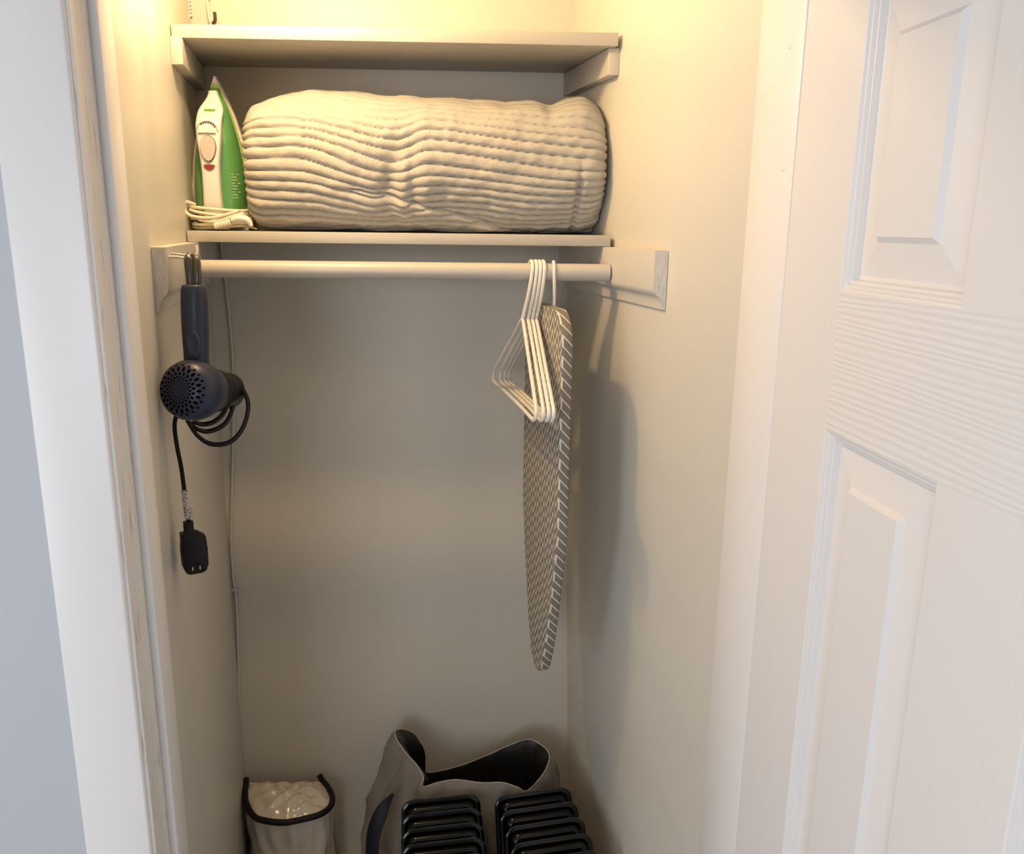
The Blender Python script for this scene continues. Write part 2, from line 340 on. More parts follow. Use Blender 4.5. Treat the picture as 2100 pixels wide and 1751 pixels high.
# ------------------------------------------------------------------ rolled blanket
M_blanket = mat('plush_blanket', (0.47, 0.45, 0.405), 0.95, spec=0.1, bump=0.55, bscale=420, vary=0.05, vscale=30, sheen=0.0)
def blanket():
    x0, x1 = -0.451, 0.232; yc, zc = 1.792, 1.768; ay, az = 0.127, 0.125
    NU, NR, PR = 250, 47, 10; NV = NR*PR
    upin = -0.172
    rings = []
    rng = random.Random(3)
    ramp = [rng.uniform(0.75, 1.2) for _ in range(NR+2)]
    roff = [rng.uniform(-0.004, 0.004) for _ in range(NR+2)]
    for i in range(NU+1):
        u = i/NU; x = x0+(x1-x0)*u
        # rib droop towards the tied middle and to the right end
        drop = 0.036*smoothstep(-0.36, upin, x) if x < upin else 0.036-0.016*smoothstep(upin, upin+0.07, x)+0.026*smoothstep(upin+0.03, x1, x)
        endL, endR = (x-x0), (x1-x)
        ring = []
        for j in range(NV):
            th = 2*PI*j/NV                     # 0 = front, pi/2 = top
            c_, s_ = math.cos(th), math.sin(th)
            e = 2/2.25
            yy = -math.copysign(abs(c_)**e, c_)*ay; zz = math.copysign(abs(s_)**e, s_)*az
            front = max(0.0, c_); top = max(0.0, s_)
            ph = (j/NV*NR + drop*front*NR/0.80 + 0.16*noise.noise(Vector((x*7, th*2, 3))))
            k = int(math.floor(ph)) % NR; fr = ph-math.floor(ph)
            rib = math.sqrt(max(0.0, 1-abs(2*fr-1)**2.2))
            amp = 0.0095*ramp[k]*(1+0.25*noise.noise(Vector((x*60, ph, 7))))*(1-0.55*smoothstep(0.3, 0.95, top))
            h = amp*rib
            # tied middle: a soft valley with small cross folds
            lobe = math.exp(-((th-(-0.28 if th < PI else 2*PI-0.28))/0.62)**2) if th < PI else math.exp(-((th-2*PI+0.28)/0.62)**2)
            d1 = (x-upin-0.012*math.sin(th*3))
            h -= 0.020*lobe*math.exp(-(d1/0.020)**2)
            h -= 0.010*lobe*math.exp(-((x-upin-0.035)/0.012)**2)
            h += 0.006*lobe*math.exp(-((x-upin-0.060)/0.020)**2)
            # large lumps
            big = 0.010*noise.noise(Vector((x*6, c_*1.4, s_*1.4+5)))+0.004*noise.noise(Vector((x*22, c_*3, s_*3)))
            crown = 0.007*math.exp(-((x+0.23)/0.13)**2)*smoothstep(0.2, 0.9, s_) - 0.013*smoothstep(-0.33, -0.462, x)*smoothstep(0.3, 1, s_)
            crown += 0.010*math.exp(-((x-0.185)/0.035)**2)*smoothstep(0.4, 0.9, s_) - 0.008*math.exp(-((x-0.13)/0.02)**2)*smoothstep(0.3, 0.9, s_)
            # crease near the right end, low on the front
            cre = -0.012*math.exp(-((x-(0.186+0.012*s_))/0.006)**2)*smoothstep(0.15, -0.35, s_)*front
            # lapped edge low on the left
            lap_line = -0.30+0.55*(-s_-0.45)
            if s_ < -0.35 and c_ > 0: h += 0.008*smoothstep(0.012, -0.004, x-lap_line-0.10)*smoothstep(-0.35, -0.6, s_) - 0.007*math.exp(-((x-lap_line-0.105)/0.010)**2)
            R = 1.0
            er = 0.030
            if endL < er: R = 1-0.16*(1-math.sqrt(max(0, 1-((er-endL)/er)**2)))
            if endR < er*1.6: R = min(R, 1-0.20*(1-math.sqrt(max(0, 1-((er*1.6-endR)/(er*1.6))**2))))
            nlen = math.hypot(yy/ay, zz/az)+1e-6
            ny, nz = (yy/ay)/nlen, (zz/az)/nlen
            off = h+big+crown+cre
            Y = yc+yy*R+ny*off; Zz = zc+zz*R+nz*off
            lim = 1.6365+0.0015*(1+math.sin(40*x))
            if Zz < lim: Zz = lim+0.15*(Zz-lim)*0
            Y = min(Y, 1.930)
            xx = x
            if i == 0 or i == NU: xx = x+(-1 if i == 0 else 1)*0.004*rib
            if endL < 0.02: xx -= 0.006*rib*(1-endL/0.02)
            ring.append((min(xx, 0.2345+0.216*(1.70-min(Y, 1.70))), Y, Zz))
        rings.append(ring)
    # rolled ends: rings stepping inwards with a spiral of layers
    def cap(ring, sx):
        out = []
        cy = sum(p[1] for p in ring)/NV; cz = sum(p[2] for p in ring)/NV
        for m in range(1, 14):
            f = 1-m/14
            out.append([(p[0]-sx*(0.004+0.006*(0.5+0.5*math.cos(2*PI*(m/2.6+j/NV)))), cy+(p[1]-cy)*f, cz+(p[2]-cz)*f) for j, p in enumerate(ring)])
        return out
    L_ = cap(rings[0], -1)[::-1]; R_ = cap(rings[-1], 1)
    return loft(L_+rings+R_)
bl = blanket()
# keep the sloping right end off the right-hand wall
bl = ([Vector((min(v[0], XR(v[1])-0.004), v[1], v[2])) for v in bl[0]], bl[1])
tag(link('blanket', *bl, M_blanket, None, 80), 'rolled off-white ribbed plush blanket lying on the lower shelf', 'blanket')

# ------------------------------------------------------------------ steam iron standing on its heel
M_iw = mat('white_plastic', (0.80, 0.77, 0.72), 0.28, coat=0.2)
M_ig = mat('green_translucent_plastic', (0.115, 0.33, 0.105), 0.12, coat=0.6, vary=0.18, vscale=9)
M_igl = mat('light_green_plastic', (0.42, 0.62, 0.18), 0.2, coat=0.4)
M_gray = mat('grey_plastic', (0.52, 0.47, 0.44), 0.25)
M_red = mat('red_plastic', (0.25, 0.04, 0.03), 0.3)
M_badge = mat('badge_green', (0.18, 0.36, 0.06), 0.4)
M_black = mat('black_print', (0.03, 0.03, 0.03), 0.4)
M_print = mat('pale_print', (0.42, 0.66, 0.42), 0.4)
M_gasket = mat('dark_seam', (0.16, 0.15, 0.13), 0.5)
IR = Vector((-0.533, 1.797, 1.6355)); IS = 0.296
iron = thing('steam_iron', 'green and white steam iron standing upright on the lower shelf', 'iron', tuple(IR))
def hw(t):      # half width of the sole, t = 0 heel .. 1 toe
    ks = [(0, 0.046), (0.06, 0.054), (0.15, 0.0595), (0.30, 0.0605), (0.45, 0.056), (0.60, 0.0465), (0.75, 0.0325), (0.87, 0.0185), (0.95, 0.0075), (1.0, 0.0004)]
    for (a_, b_), (c_, d_) in zip(ks[:-1], ks[1:]):
        if t <= c_:
            f = (t-a_)/(c_-a_); return b_+(d_-b_)*f
    return 0.0004
yawI = Matrix.Rotation(math.radians(3), 4, 'Z')
def IP(x, y, t): return IR+(yawI @ Vector((x, y, t*IS)))
def ilayer(y_scale, t0, t1, n=26):
    """loft along the height; y_scale: list of (y, width factor, inset of toe)"""
    rings = []
    for i in range(n+1):
        t = t0+(t1-t0)*i/n
        ring = [IP(-hw(t)*f(t), y(t), t) for y, f in y_scale]+[IP(hw(t)*f(t), y(t), t) for y, f in reversed(y_scale)]
        rings.append(ring)
    return loft(rings)
const = lambda v: (lambda t: v)
link('soleplate', *ilayer([(const(0.004), const(0.97)), (const(0.001), const(1.0)), (const(-0.0015), const(1.0))], 0, 1.0), mat('metal_sole', (0.7, 0.69, 0.67), 0.25, metal=1.0), iron, 35)
skirt = link('skirt', *ilayer([(const(-0.0015), const(1.0)), (const(-0.014), const(0.985)), (const(-0.021), const(0.84))], 0, 0.995), M_iw, iron, 35)
for k in range(9):
    t = 0.62+0.022*k
    q = [IP(hw(t+dt)*0.99+0.0006, yy, t+dt) for dt, yy in ((0, -0.006), (0.013, -0.006), (0.013, -0.0085), (0, -0.0085))]
    link('print_mark', q, [(0, 1, 2, 3)], M_gasket, skirt)
def body_h(t): return -(0.072-0.012*t-0.030*smoothstep(0.55, 1.0, t))
def bf(k): return lambda t: k*(1 if t < 0.8 else 1-0.25*(t-0.8)/0.2)
link('green_tank', *ilayer([(const(-0.018), bf(0.83)), (lambda t: -0.027, bf(0.845)), (lambda t: -0.018+(body_h(t)+0.018)*0.45, bf(0.78)), (lambda t: -0.018+(body_h(t)+0.018)*0.8, bf(0.66)), (body_h, bf(0.44))], 0.02, 0.915), M_ig, iron, 50)
link('light_green_rim', *ilayer([(const(-0.0170), bf(0.90)), (const(-0.0245), bf(0.87))], 0.05, 0.945), M_igl, iron, 40)
# white handle: broad head near the toe, arching down to the heel
hpth = []
for i in range(41):
    f = i/40
    t = 0.895-0.865*f
    y = -0.040-0.050*smoothstep(0.0, 0.30, f)-0.004*math.sin(PI*f)+0.012*smoothstep(0.85, 1.0, f)
    wd = 0.009+0.0150*smoothstep(0.0, 0.17, f)-0.0070*smoothstep(0.28, 0.62, f)+0.002*smoothstep(0.7, 1, f)
    cx = -0.001-0.003*f
    th = 0.016+0.010*smoothstep(0.1, 0.35, f)
    hpth.append((t, y, wd, cx, th))
rings = []
for t, y, wd, cx, th in hpth:
    rg = []
    for px, py in rrect(2*wd, th, min(0.0075, th*0.45, wd*0.6), 4): rg.append(IP(cx+px, y+th/2-py-0.0, t))
    rings.append(rg)
handle = link('handle', *loft(rings), M_iw, iron, 50)
link('handle_foot', *loft([[IP(0.020*sx, yy, t) for sx, yy in ((-1, -0.02), (1, -0.02), (1, -0.098), (-1, -0.098))] for t in (0.005, 0.075)]), M_iw, iron)
link('neck', *loft([[IP(0.017*sx, yy, t) for sx, yy in ((-1, -0.02), (1, -0.02), (1, y1), (-1, y1))] for t, y1 in ((0.55, -0.085), (0.66, -0.088), (0.80, -0.052))]), M_ig, iron)
def front_y(t):
    for p_, q_ in zip(hpth[:-1], hpth[1:]):
        if q_[0] <= t <= p_[0]:
            f = (p_[0]-t)/(p_[0]-q_[0]); return p_[1]+(q_[1]-p_[1])*f, p_[3]+(q_[3]-p_[3])*f
    return hpth[0][1], hpth[0][3]
def decal(name, pts, m, thick=0.0012, parent=handle):
    """pts (x, height t) laid on the front of the handle"""
    A_ = [IP(front_y(t)[1]+x, front_y(t)[0]+0.0008, t) for x, t in pts]; n = len(A_)
    B_ = [IP(front_y(t)[1]+x, front_y(t)[0]-thick-0.0012, t) for x, t in pts]
    return link(name, A_+B_, [tuple(range(n))[::-1], tuple(range(n, 2*n))]+[(i, (i+1) % n, n+(i+1) % n, n+i) for i in range(n)], m, parent)
decal('badge', [(x, 0.762+y/IS) for x, y in rrect(0.021, 0.0042, 0.0015)], M_badge, 0.0006)
def arc(r0_, r1_, a0, a1, cx, ct, n=16):
    p = [(cx+r1_*math.cos(a0+(a1-a0)*i/n), ct+r1_*math.sin(a0+(a1-a0)*i/n)/IS) for i in range(n+1)]
    return p+[(cx+r0_*math.cos(a0+(a1-a0)*i/n), ct+r0_*math.sin(a0+(a1-a0)*i/n)/IS) for i in range(n, -1, -1)]
decal('dial_ring', arc(0.0195, 0.0208, 0.05, PI-0.05, -0.001, 0.618), mat('tan_line', (0.35, 0.26, 0.17), 0.4), 0.0006)
decal('temperature_dial', arc(0.001, 0.0165, 0.0, PI, -0.001, 0.612), M_iw, 0.003)
for k in range(7):
    a0 = 0.55+k*0.26
    decal('dial_mark', arc(0.0168, 0.0192, a0, a0+0.17, -0.001, 0.616, 3), M_black, 0.0007)
btn = [(0.0140*math.cos(2*PI*k/28)*(1-0.16*math.sin(2*PI*k/28+PI)), 0.515+0.023*math.sin(2*PI*k/28)/IS) for k in range(28)]
decal('steam_button_seam', [(x*1.07, 0.515+(t-0.515)*1.06) for x, t in btn], M_gasket, 0.0006)
decal('steam_button', btn, M_gray, 0.0040)
decal('indicator_light', arc(0.0002, 0.0105, PI+0.1, 2*PI-0.1, 0.0, 0.417), M_red, 0.0012)
# print on the tank: rows of fine pale lines
for k in range(9):
    t = 0.36-0.019*k
    q = []
    for u_, dt in ((0.0, 0), (1.0, 0), (1.0, 0.0065), (0.0, 0.0065)):
        f = (0.50+0.22*u_*(0.7 if k % 3 else 1.0)); yy = -0.018+(body_h(t)+0.018)*(0.80+(0.66-f)/(0.66-0.44)*0.2 if f < 0.66 else 0.45+(0.84-f)/(0.84-0.66)*0.35)
        q.append(IP(hw(t)*f+0.0006, yy-0.0006, t+dt))
    link('print_line', q, [(0, 1, 2, 3)], M_print, iron)
# cord wound around the heel, with its plug
M_cord = mat('cream_cord', (0.80, 0.73, 0.58), 0.4)
def cord_loop(z, ax_, ay_, ph, tilt, cx, cy):
    pts = []
    for k in range(28):
        a_ = 2*PI*k/28+ph
        pts.append((IR.x+cx+ax_*math.cos(a_), IR.y-0.048+cy+ay_*math.sin(a_), IR.z+z+tilt*math.cos(a_)+0.003*math.sin(2*a_+ph)))
    return pts
loops = [(0.040, 0.066, 0.070, 0, 0.000, 0.004, 0.0), (0.033, 0.068, 0.073, 1, -0.006, 0.000, 0.0), (0.026, 0.067, 0.071, 2, 0.004, 0.003, 0.002),
         (0.020, 0.062, 0.074, 0.5, -0.004, 0.004, 0.0), (0.013, 0.060, 0.072, 1.5, 0.003, 0.006, 0.0), (0.007, 0.056, 0.068, 2.4, 0.0, 0.006, 0.0)]
cparts = []
for z, ax_, ay_, ph, tl, cx, cy in loops:
    pp = [Vector((min(max(p[0], XL(p[1])+0.006), 99), max(p[1], 1.652), max(p[2], 1.6385))) for p in cord_loop(z, ax_, ay_, ph, tl, cx, cy)]
    cparts.append(tube(pp, 0.0033, 8, closed=True))
cparts.append(tube(spline([(-0.5628, 1.7, 1.683), (-0.5741, 1.685, 1.688), (-0.5761, 1.675, 1.6777), (-0.5629, 1.668, 1.6624), (-0.5251, 1.664, 1.6583), (-0.4917, 1.662, 1.665), (-0.4688, 1.664, 1.6725)], 8), 0.0034, 8))
cparts.append(tube(spline([(-0.5469, 1.668, 1.6553), (-0.5164, 1.664, 1.6511), (-0.487, 1.66, 1.6587), (-0.4587, 1.66, 1.6681)], 8), 0.0034, 8))
link('power_cord', *join(*cparts), M_cord, iron, 60)
pl0, pl1 = Vector((-0.5157, 1.66, 1.643)), Vector((-0.4838, 1.66, 1.6515))
ptube = [pl0.lerp(pl1, k/12) for k in range(13)]
link('strain_relief', *tube(ptube, [0.0055+0.0012*(k % 2) for k in range(13)], 10), M_cord, iron)
pb = [pl1+Vector((0.002, 0, 0.002)), Vector((-0.4667, 1.66, 1.658)), Vector((-0.4522, 1.66, 1.6546)), Vector((-0.4455, 1.66, 1.6438))]
plug = link('plug', *tube(spline(pb, 5), [0.005+0.0055*math.sin(PI*min(1, 0.15+k/17)) for k in range(16)], 10, flat=0.75), M_iw, iron, 60)
for dz in (-0.004, 0.004):
    e0 = Vector((-0.4465, 1.66, 1.6429))+Vector((0, dz, 0)); link('prong', *tube([e0, e0+Vector((0.010, 0, -0.004))], 0.0014, 6), mat('brass', (0.7, 0.55, 0.3), 0.3, metal=1), plug)

# ------------------------------------------------------------------ hair dryer hanging from a wire hook
wh = thing('wire_hook', 'white wire hook on the left bracket holding the hair dryer', 'hook', (-0.4809, 1.315, 1.5981))
link('wire', *tube(spline([(-0.4882, 1.325, 1.5976), (-0.4709, 1.32, 1.598), (-0.4531, 1.315, 1.5962), (-0.4443, 1.315, 1.597), (-0.4397, 1.318, 1.602), (-0.4391, 1.32, 1.6093), (-0.44, 1.322, 1.6158)], 6), 0.0021, 8), M_white_wire, wh, 60)
link('wire', *tube(spline([(-0.4887, 1.35, 1.602), (-0.4703, 1.34, 1.601), (-0.4503, 1.325, 1.6002), (-0.4422, 1.318, 1.5984)], 6), 0.0017, 8), M_white_wire, wh, 60)
M_navy = mat('navy_plastic', (0.024, 0.030, 0.056), 0.36, spec=0.35)
M_blk = mat('black_plastic', (0.006, 0.006, 0.006), 0.3, spec=0.3)
M_ring = mat('dark_gloss_loop', (0.045, 0.036, 0.026), 0.22, coat=0.5)
M_blkcord = mat('black_cord', (0.006, 0.005, 0.0045), 0.4, spec=0.25)
HY = 1.300
htop = Vector((-0.4415, 1.3, 1.5583)); hbot = Vector((-0.4459, 1.3, 1.4316))
dry = thing('hair_dryer', 'navy blue hair dryer hanging from the hook on the left wall', 'hair dryer', tuple(htop))
ringp = spline([(-0.4459, 1.3, 1.5575), (-0.446, 1.3, 1.575), (-0.4478, 1.303, 1.593), (-0.4469, 1.308, 1.5987), (-0.4432, 1.312, 1.5971), (-0.4372, 1.306, 1.5923), (-0.4351, 1.3, 1.5752), (-0.4364, 1.3, 1.5576)], 6)
link('hanging_loop', *tube(ringp, 0.0068, 10, flat=0.62, up=(0, 1, 0)), M_ring, dry, 60)
hk_r = []
for f, wd, dp, sx in [(0, 0.0145, 0.0125, 0), (0.015, 0.0165, 0.0145, 0), (0.06, 0.0180, 0.0165, 0), (0.25, 0.0190, 0.0180, 0), (0.45, 0.0192, 0.0185, 0), (0.60, 0.0190, 0.0185, 0), (0.72, 0.0185, 0.0180, 0), (0.85, 0.0178, 0.0180, 0.0), (1.0, 0.0182, 0.0190, 0.0)]:
    c = htop.lerp(hbot, f)
    hk_r.append([c+Vector((px, py, 0)) for px, py in rrect(2*wd, 2*dp, min(wd, dp)*0.82, 5)])
hd = link('handle', *loft(hk_r), M_navy, dry, 50)
sw = htop.lerp(hbot, 0.70)+Vector((0.002, -0.0186, 0))
rgs = []
for k, (sc, oy) in enumerate(((1.0, 0.0025), (1.0, -0.0004), (0.92, -0.0012), (0.6, -0.0006), (0.15, 0.0))):
    rgs.append([sw+Vector((0.0125*sc*math.cos(2*PI*q/24), oy, 0.024*sc*math.sin(2*PI*q/24))) for q in range(24)])
link('switch', *loft(rgs), M_navy, hd, 50)
ic = Vector((-0.4518, 1.25, 1.4043)); ax = Vector((0.27, 0.94, -0.19)).normalized()
link('head', *lathe([(-0.0130, 0.001), (-0.0125, 0.012), (-0.0105, 0.024), (-0.006, 0.035), (0.001, 0.042), (0.012, 0.0462), (0.026, 0.0468), (0.040, 0.0445), (0.054, 0.040), (0.066, 0.0355)], ic, ax, 48), M_navy, dry, 50)
noz = link('nozzle', *lathe([(0.062, 0.0345), (0.070, 0.0350), (0.078, 0.0335), (0.080, 0.0345), (0.088, 0.0335), (0.090, 0.0315), (0.112, 0.0300), (0.122, 0.0290), (0.124, 0.022), (0.110, 0.020)], ic, ax, 40), M_blk, dry, 35)
# intake holes in rings of ovals, too small to pick apart singly
au = ax.cross(Vector((0, 0, 1))).normalized(); av = au.cross(ax).normalized()
prof_h = [(-0.0130, 0.0), (-0.0125, 0.012), (-0.0105, 0.024), (-0.006, 0.035), (0.001, 0.042)]
def dome(r):
    for (h0, a_), (h1, b_) in zip(prof_h[:-1], prof_h[1:]):
        if r <= b_: return h0+(h1-h0)*(r-a_)/(b_-a_)
    return 0.001
holes = []
for rad, lr, lw, n, ph in [(0.0375, 0.0017, 0.0015, 22, 0.5), (0.0320, 0.0036, 0.0021, 22, 0), (0.0250, 0.0026, 0.0017, 22, 0.5), (0.0195, 0.0022, 0.0013, 22, 0), (0.0155, 0.0012, 0.0009, 22, 0.5), (0.0125, 0.0010, 0.0008, 20, 0), (0.0098, 0.0009, 0.0007, 16, 0.5), (0.0070, 0.0008, 0.0006, 12, 0), (0.0042, 0.0007, 0.0006, 8, 0)]:
    for k in range(n):
        a_ = 2*PI*(k+ph)/n; er_ = au*math.cos(a_)+av*math.sin(a_); et = -au*math.sin(a_)+av*math.cos(a_)
        pts = []
        for q in range(10):
            b_ = 2*PI*q/10; rr_ = rad+lr*math.cos(b_); pp = er_*rr_+et*(lw*math.sin(b_))
            pts.append(ic+pp+ax*(dome(rr_)-0.0005))
        holes.append((pts, [tuple(range(10))]))
link('intake_holes', *join(*holes), mat('hole_black', (0.002, 0.002, 0.003), 0.9, spec=0.0), dry, None, 'stuff')
# cord: wound behind the nozzle, then hanging to the plug
def ribbon(pts, r=0.0040, n=8): return tube(spline(pts, n), r, 8, flat=0.55, up=tuple(ax))
cords = [ribbon([(-0.4277, 1.34, 1.4172), (-0.4121, 1.345, 1.394), (-0.408, 1.345, 1.3618), (-0.4211, 1.34, 1.3319), (-0.4455, 1.335, 1.3199), (-0.4614, 1.325, 1.3256), (-0.4686, 1.315, 1.3392)]),
         ribbon([(-0.4279, 1.345, 1.4147), (-0.4038, 1.35, 1.3996), (-0.3873, 1.35, 1.3754), (-0.386, 1.348, 1.349), (-0.3979, 1.344, 1.3179), (-0.418, 1.338, 1.2996), (-0.4438, 1.33, 1.2999), (-0.4619, 1.322, 1.3166), (-0.4719, 1.312, 1.3431)]),
         ribbon([(-0.422, 1.335, 1.4102), (-0.4136, 1.338, 1.3874), (-0.4189, 1.338, 1.3551), (-0.4365, 1.335, 1.3363), (-0.4547, 1.33, 1.3325), (-0.4656, 1.32, 1.3396)])]
link('wound_cord', *join(*cords), M_blkcord, dry, 60)
link('power_cord', *tube(spline([(-0.4762, 1.285, 1.3626), (-0.4805, 1.28, 1.3427), (-0.478, 1.276, 1.31), (-0.473, 1.272, 1.2796), (-0.4707, 1.27, 1.2523), (-0.4694, 1.27, 1.212), (-0.4672, 1.27, 1.181)], 8), 0.0040, 8, flat=0.6, up=(0.3, 1, 0)), M_blkcord, dry, 60)
lb = [(-0.4686, 1.2655, 1.2409), (-0.4678, 1.2655, 1.2216), (-0.4669, 1.2655, 1.1941)]
M_tag = mat('paper_label', (0.62, 0.59, 0.55), 0.6)
def label_mat():
    m = M_tag; nt = m.node_tree; b = nt.nodes['Principled BSDF']; tc = nt.nodes.new('ShaderNodeTexCoord')
    n = nt.nodes.new('ShaderNodeTexNoise'); n.inputs['Scale'].default_value = 420; n.inputs['Detail'].default_value = 1
    rp = nt.nodes.new('ShaderNodeValToRGB'); rp.color_ramp.elements[0].position = 0.38; rp.color_ramp.elements[0].color = (0.12, 0.11, 0.10, 1)
    rp.color_ramp.elements[1].position = 0.46; rp.color_ramp.elements[1].color = (0.62, 0.59, 0.55, 1)
    nt.links.new(tc.outputs['Object'], n.inputs['Vector']); nt.links.new(n.outputs['Fac'], rp.inputs['Fac']); nt.links.new(rp.outputs['Color'], b.inputs['Base Color'])
label_mat()
tagm = link('warning_tag', *tube(spline(lb, 5), 0.0056, 8, flat=0.62, up=(0.3, 1, 0)), M_tag, dry, 40); tagm['label'] = 'white paper warning tag'
tf = [Vector((-0.4629, 1.266, 1.2182)), Vector((-0.4583, 1.268, 1.2078)), Vector((-0.4615, 1.268, 1.1964)), Vector((-0.4662, 1.266, 1.1955))]
link('tag_flap', *extrude(tf, (0, 0.0006, 0)), mat('orange_print_paper', (0.62, 0.45, 0.36), 0.6), tagm)
pc = Vector((-0.4644, 1.27, 1.138)); 
prg = []
for f, wd, dp in [(0.050, 0.0075, 0.006), (0.034, 0.0075, 0.0065), (0.031, 0.014, 0.011), (0.024, 0.0185, 0.0135), (0.005, 0.0200, 0.0150), (-0.022, 0.0195, 0.0150), (-0.032, 0.016, 0.0135), (-0.0355, 0.012, 0.010)]:
    prg.append([pc+Matrix.Rotation(math.radians(28), 3, 'Z') @ Vector((px+(0.0 if f > 0.03 else 0.0015), py, 0))+Vector((-0.004 if f > 0.03 else 0, 0, f)) for px, py in rrect(2*wd, 2*dp, min(wd, dp)*0.45, 4)])
plg = link('plug', *loft(prg), mat('plug_black', (0.006, 0.006, 0.0055), 0.38, spec=0.25), dry, 40)
Rz = Matrix.Rotation(math.radians(28), 3, 'Z')
for sx in (-0.006, 0.005):
    b0 = pc+Rz @ Vector((sx, -0.0150, 0))+Vector((0, 0, -0.020))
    link('prong', *extrude([b0+Rz @ Vector(q) for q in ((-0.0008, 0, -0.003), (0.0008, 0, -0.003), (0.0008, 0, 0.003), (-0.0008, 0, 0.003))], Rz @ Vector((0, -0.010, 0))), mat('brass_prong', (0.65, 0.55, 0.33), 0.3, metal=1), plg)
rb = pc+Rz @ Vector((0.0215, -0.002, 0))+Vector((0, 0, -0.012))
link('reset_button', *lathe([(-0.002, 0.0042), (0.0008, 0.0042), (0.0014, 0.003)], rb, Rz @ Vector((1, 0, 0)), 12), mat('pale_button', (0.65, 0.55, 0.45), 0.4), plg)

# ------------------------------------------------------------------ white plastic hangers on the rod
SKA = math.atan(0.2)                      # hangers hang parallel to the side walls
M_hang = mat('white_hanger_plastic', (0.84, 0.81, 0.74), 0.3, coat=0.15)
hr = 0.0037
def hanger_meshes():
    g = RR+hr+0.0004
    hook = [(0, g*math.cos(a_), g*math.sin(a_)) for a_ in [math.radians(d) for d in range(-25, 196, 13)]]   # over the rod, back to front
    hook += [(0, -g*0.98, -0.020), (0, -g*0.72, -0.045), (0, -0.004, -0.072), (0, 0.004, -0.092)]
    hk_ = tube(hook, hr, 8)
    q = 0.192
    arms = [(0, 0.004, -0.092), (0, -0.020, -0.104), (0, -0.10, -0.160), (0, -q+0.012, -0.216), (0, -q-0.006, -0.232), (0, -q+0.002, -0.246), (0, -q+0.025, -0.247), (0, -0.08, -0.245), (0, 0.08, -0.245), (0, q-0.025, -0.247), (0, q+0.004, -0.242), (0, q+0.006, -0.226), (0, q-0.010, -0.212), (0, 0.10, -0.156), (0, 0.028, -0.104)]
    body = tube(spline(arms, 6, closed=True), hr*1.0, 8, closed=True)
    return hk_, body
hk_, body_ = hanger_meshes()
names = ['white plastic hanger on the rod, leftmost of the bunch', 'white plastic hanger on the rod, second from the left', 'white plastic hanger on the rod, third from the left', 'white plastic hanger on the rod, nearest the ironing board']
xs = [0.0865, 0.0948, 0.1022, 0.1095]
yr = [math.degrees(SKA)+q for q in (-1.2, -1.5, -1.6, -1.7)]
first = None
for i in range(4):
    root = thing('clothes_hanger', names[i], 'hanger', (xs[i], RY, RZ), 'white hangers on the closet rod')
    if first is None:
        first = []
        W[root] = Vector((0, 0, 0))
        for nm, vf in (('hook', hk_), ('hanger_frame', body_)):
            first.append(link(nm, *vf, M_hang, root, 60))
    else:
        for src in first:
            c = src.copy(); C.objects.link(c); c.parent = root
    root.rotation_euler = (0, math.radians([7.6, 6.2, 5.6, 5.2][i]), math.radians(yr[i]))

# ------------------------------------------------------------------ small ironing board hung from the rod
def board_mat(name, col, per, rise, lw, stroke):
    m = mat(name, (0.30, 0.265, 0.215), 0.8); nt = m.node_tree; b = nt.nodes['Principled BSDF']
    uv = nt.nodes.new('ShaderNodeUVMap'); sp = nt.nodes.new('ShaderNodeSeparateXYZ'); nt.links.new(uv.outputs['UV'], sp.inputs['Vector'])
    def math_(op, a_, b_=None, c_=None):
        n = nt.nodes.new('ShaderNodeMath'); n.operation = op
        for k, v in enumerate((a_, b_, c_)):
            if v is None: continue
            if isinstance(v, (int, float)): n.inputs[k].default_value = v
            else: nt.links.new(v, n.inputs[k])
        return n.outputs[0]
    u, v = sp.outputs['X'], sp.outputs['Y']
    uc = math_('DIVIDE', u, col)
    tri = math_('PINGPONG', uc, 1.0)
    vv = math_('ADD', math_('DIVIDE', v, per), math_('MULTIPLY', tri, rise/per))
    fr = math_('FRACT', vv)
    line = math_('LESS_THAN', fr, lw)
    near = math_('LESS_THAN', math_('FRACT', math_('DIVIDE', uc, 2.0)), 0.065)
    alt = math_('LESS_THAN', math_('FRACT', math_('MULTIPLY', vv, 0.5)), 0.5)
    f = math_('MAXIMUM', line, math_('MULTIPLY', math_('MULTIPLY', near, alt), stroke))
    mx = nt.nodes.new('ShaderNodeMix'); mx.data_type = 'RGBA'
    mx.inputs['A'].default_value = (0.200, 0.183, 0.150, 1); mx.inputs['B'].default_value = (0.66, 0.63, 0.56, 1)
    nt.links.new(f, mx.inputs['Factor']); nt.links.new(mx.outputs['Result'], b.inputs['Base Color'])
    return m
M_skirt = board_mat('chevron_skirt', 0.024, 0.0190, 0.026, 0.17, 1.0)
M_board = board_mat('chevron_cover', 0.0165, 0.0215, 0.026, 0.33, 0.0)
BX, BY = 0.139, 1.470                                    # near long edge of the face
du = Vector((-0.196, 0.9806, 0)); dn = Vector((0.9806, 0.196, 0))
BW, BT, BZ1, BZ0 = 0.272, 0.020, 1.5035, 0.7400
def half(z):
    top = BZ1-z; h = BW/2
    if top < 0.06: h -= 0.06-math.sqrt(max(0, 0.06**2-(0.06-top)**2))
    q = (z-BZ0)/0.34
    if q < 1: h *= 0.16+0.84*(max(0.0, q)**0.62) if q > 0.0 else 0.16
    if z-BZ0 < 0.02: h *= 0.4+0.6*math.sqrt(max(0, 1-((0.02-(z-BZ0))/0.02)**2))
    return max(h, 0.004)
board = thing('ironing_board', 'small ironing board with grey chevron cover hanging from the rod', 'ironing board', (BX, BY, BZ0))
zs = []
nz = 90
for i in range(nz+1):
    f = i/nz; zs.append(BZ0+(BZ1-BZ0)*(0.5-0.5*math.cos(PI*f)))
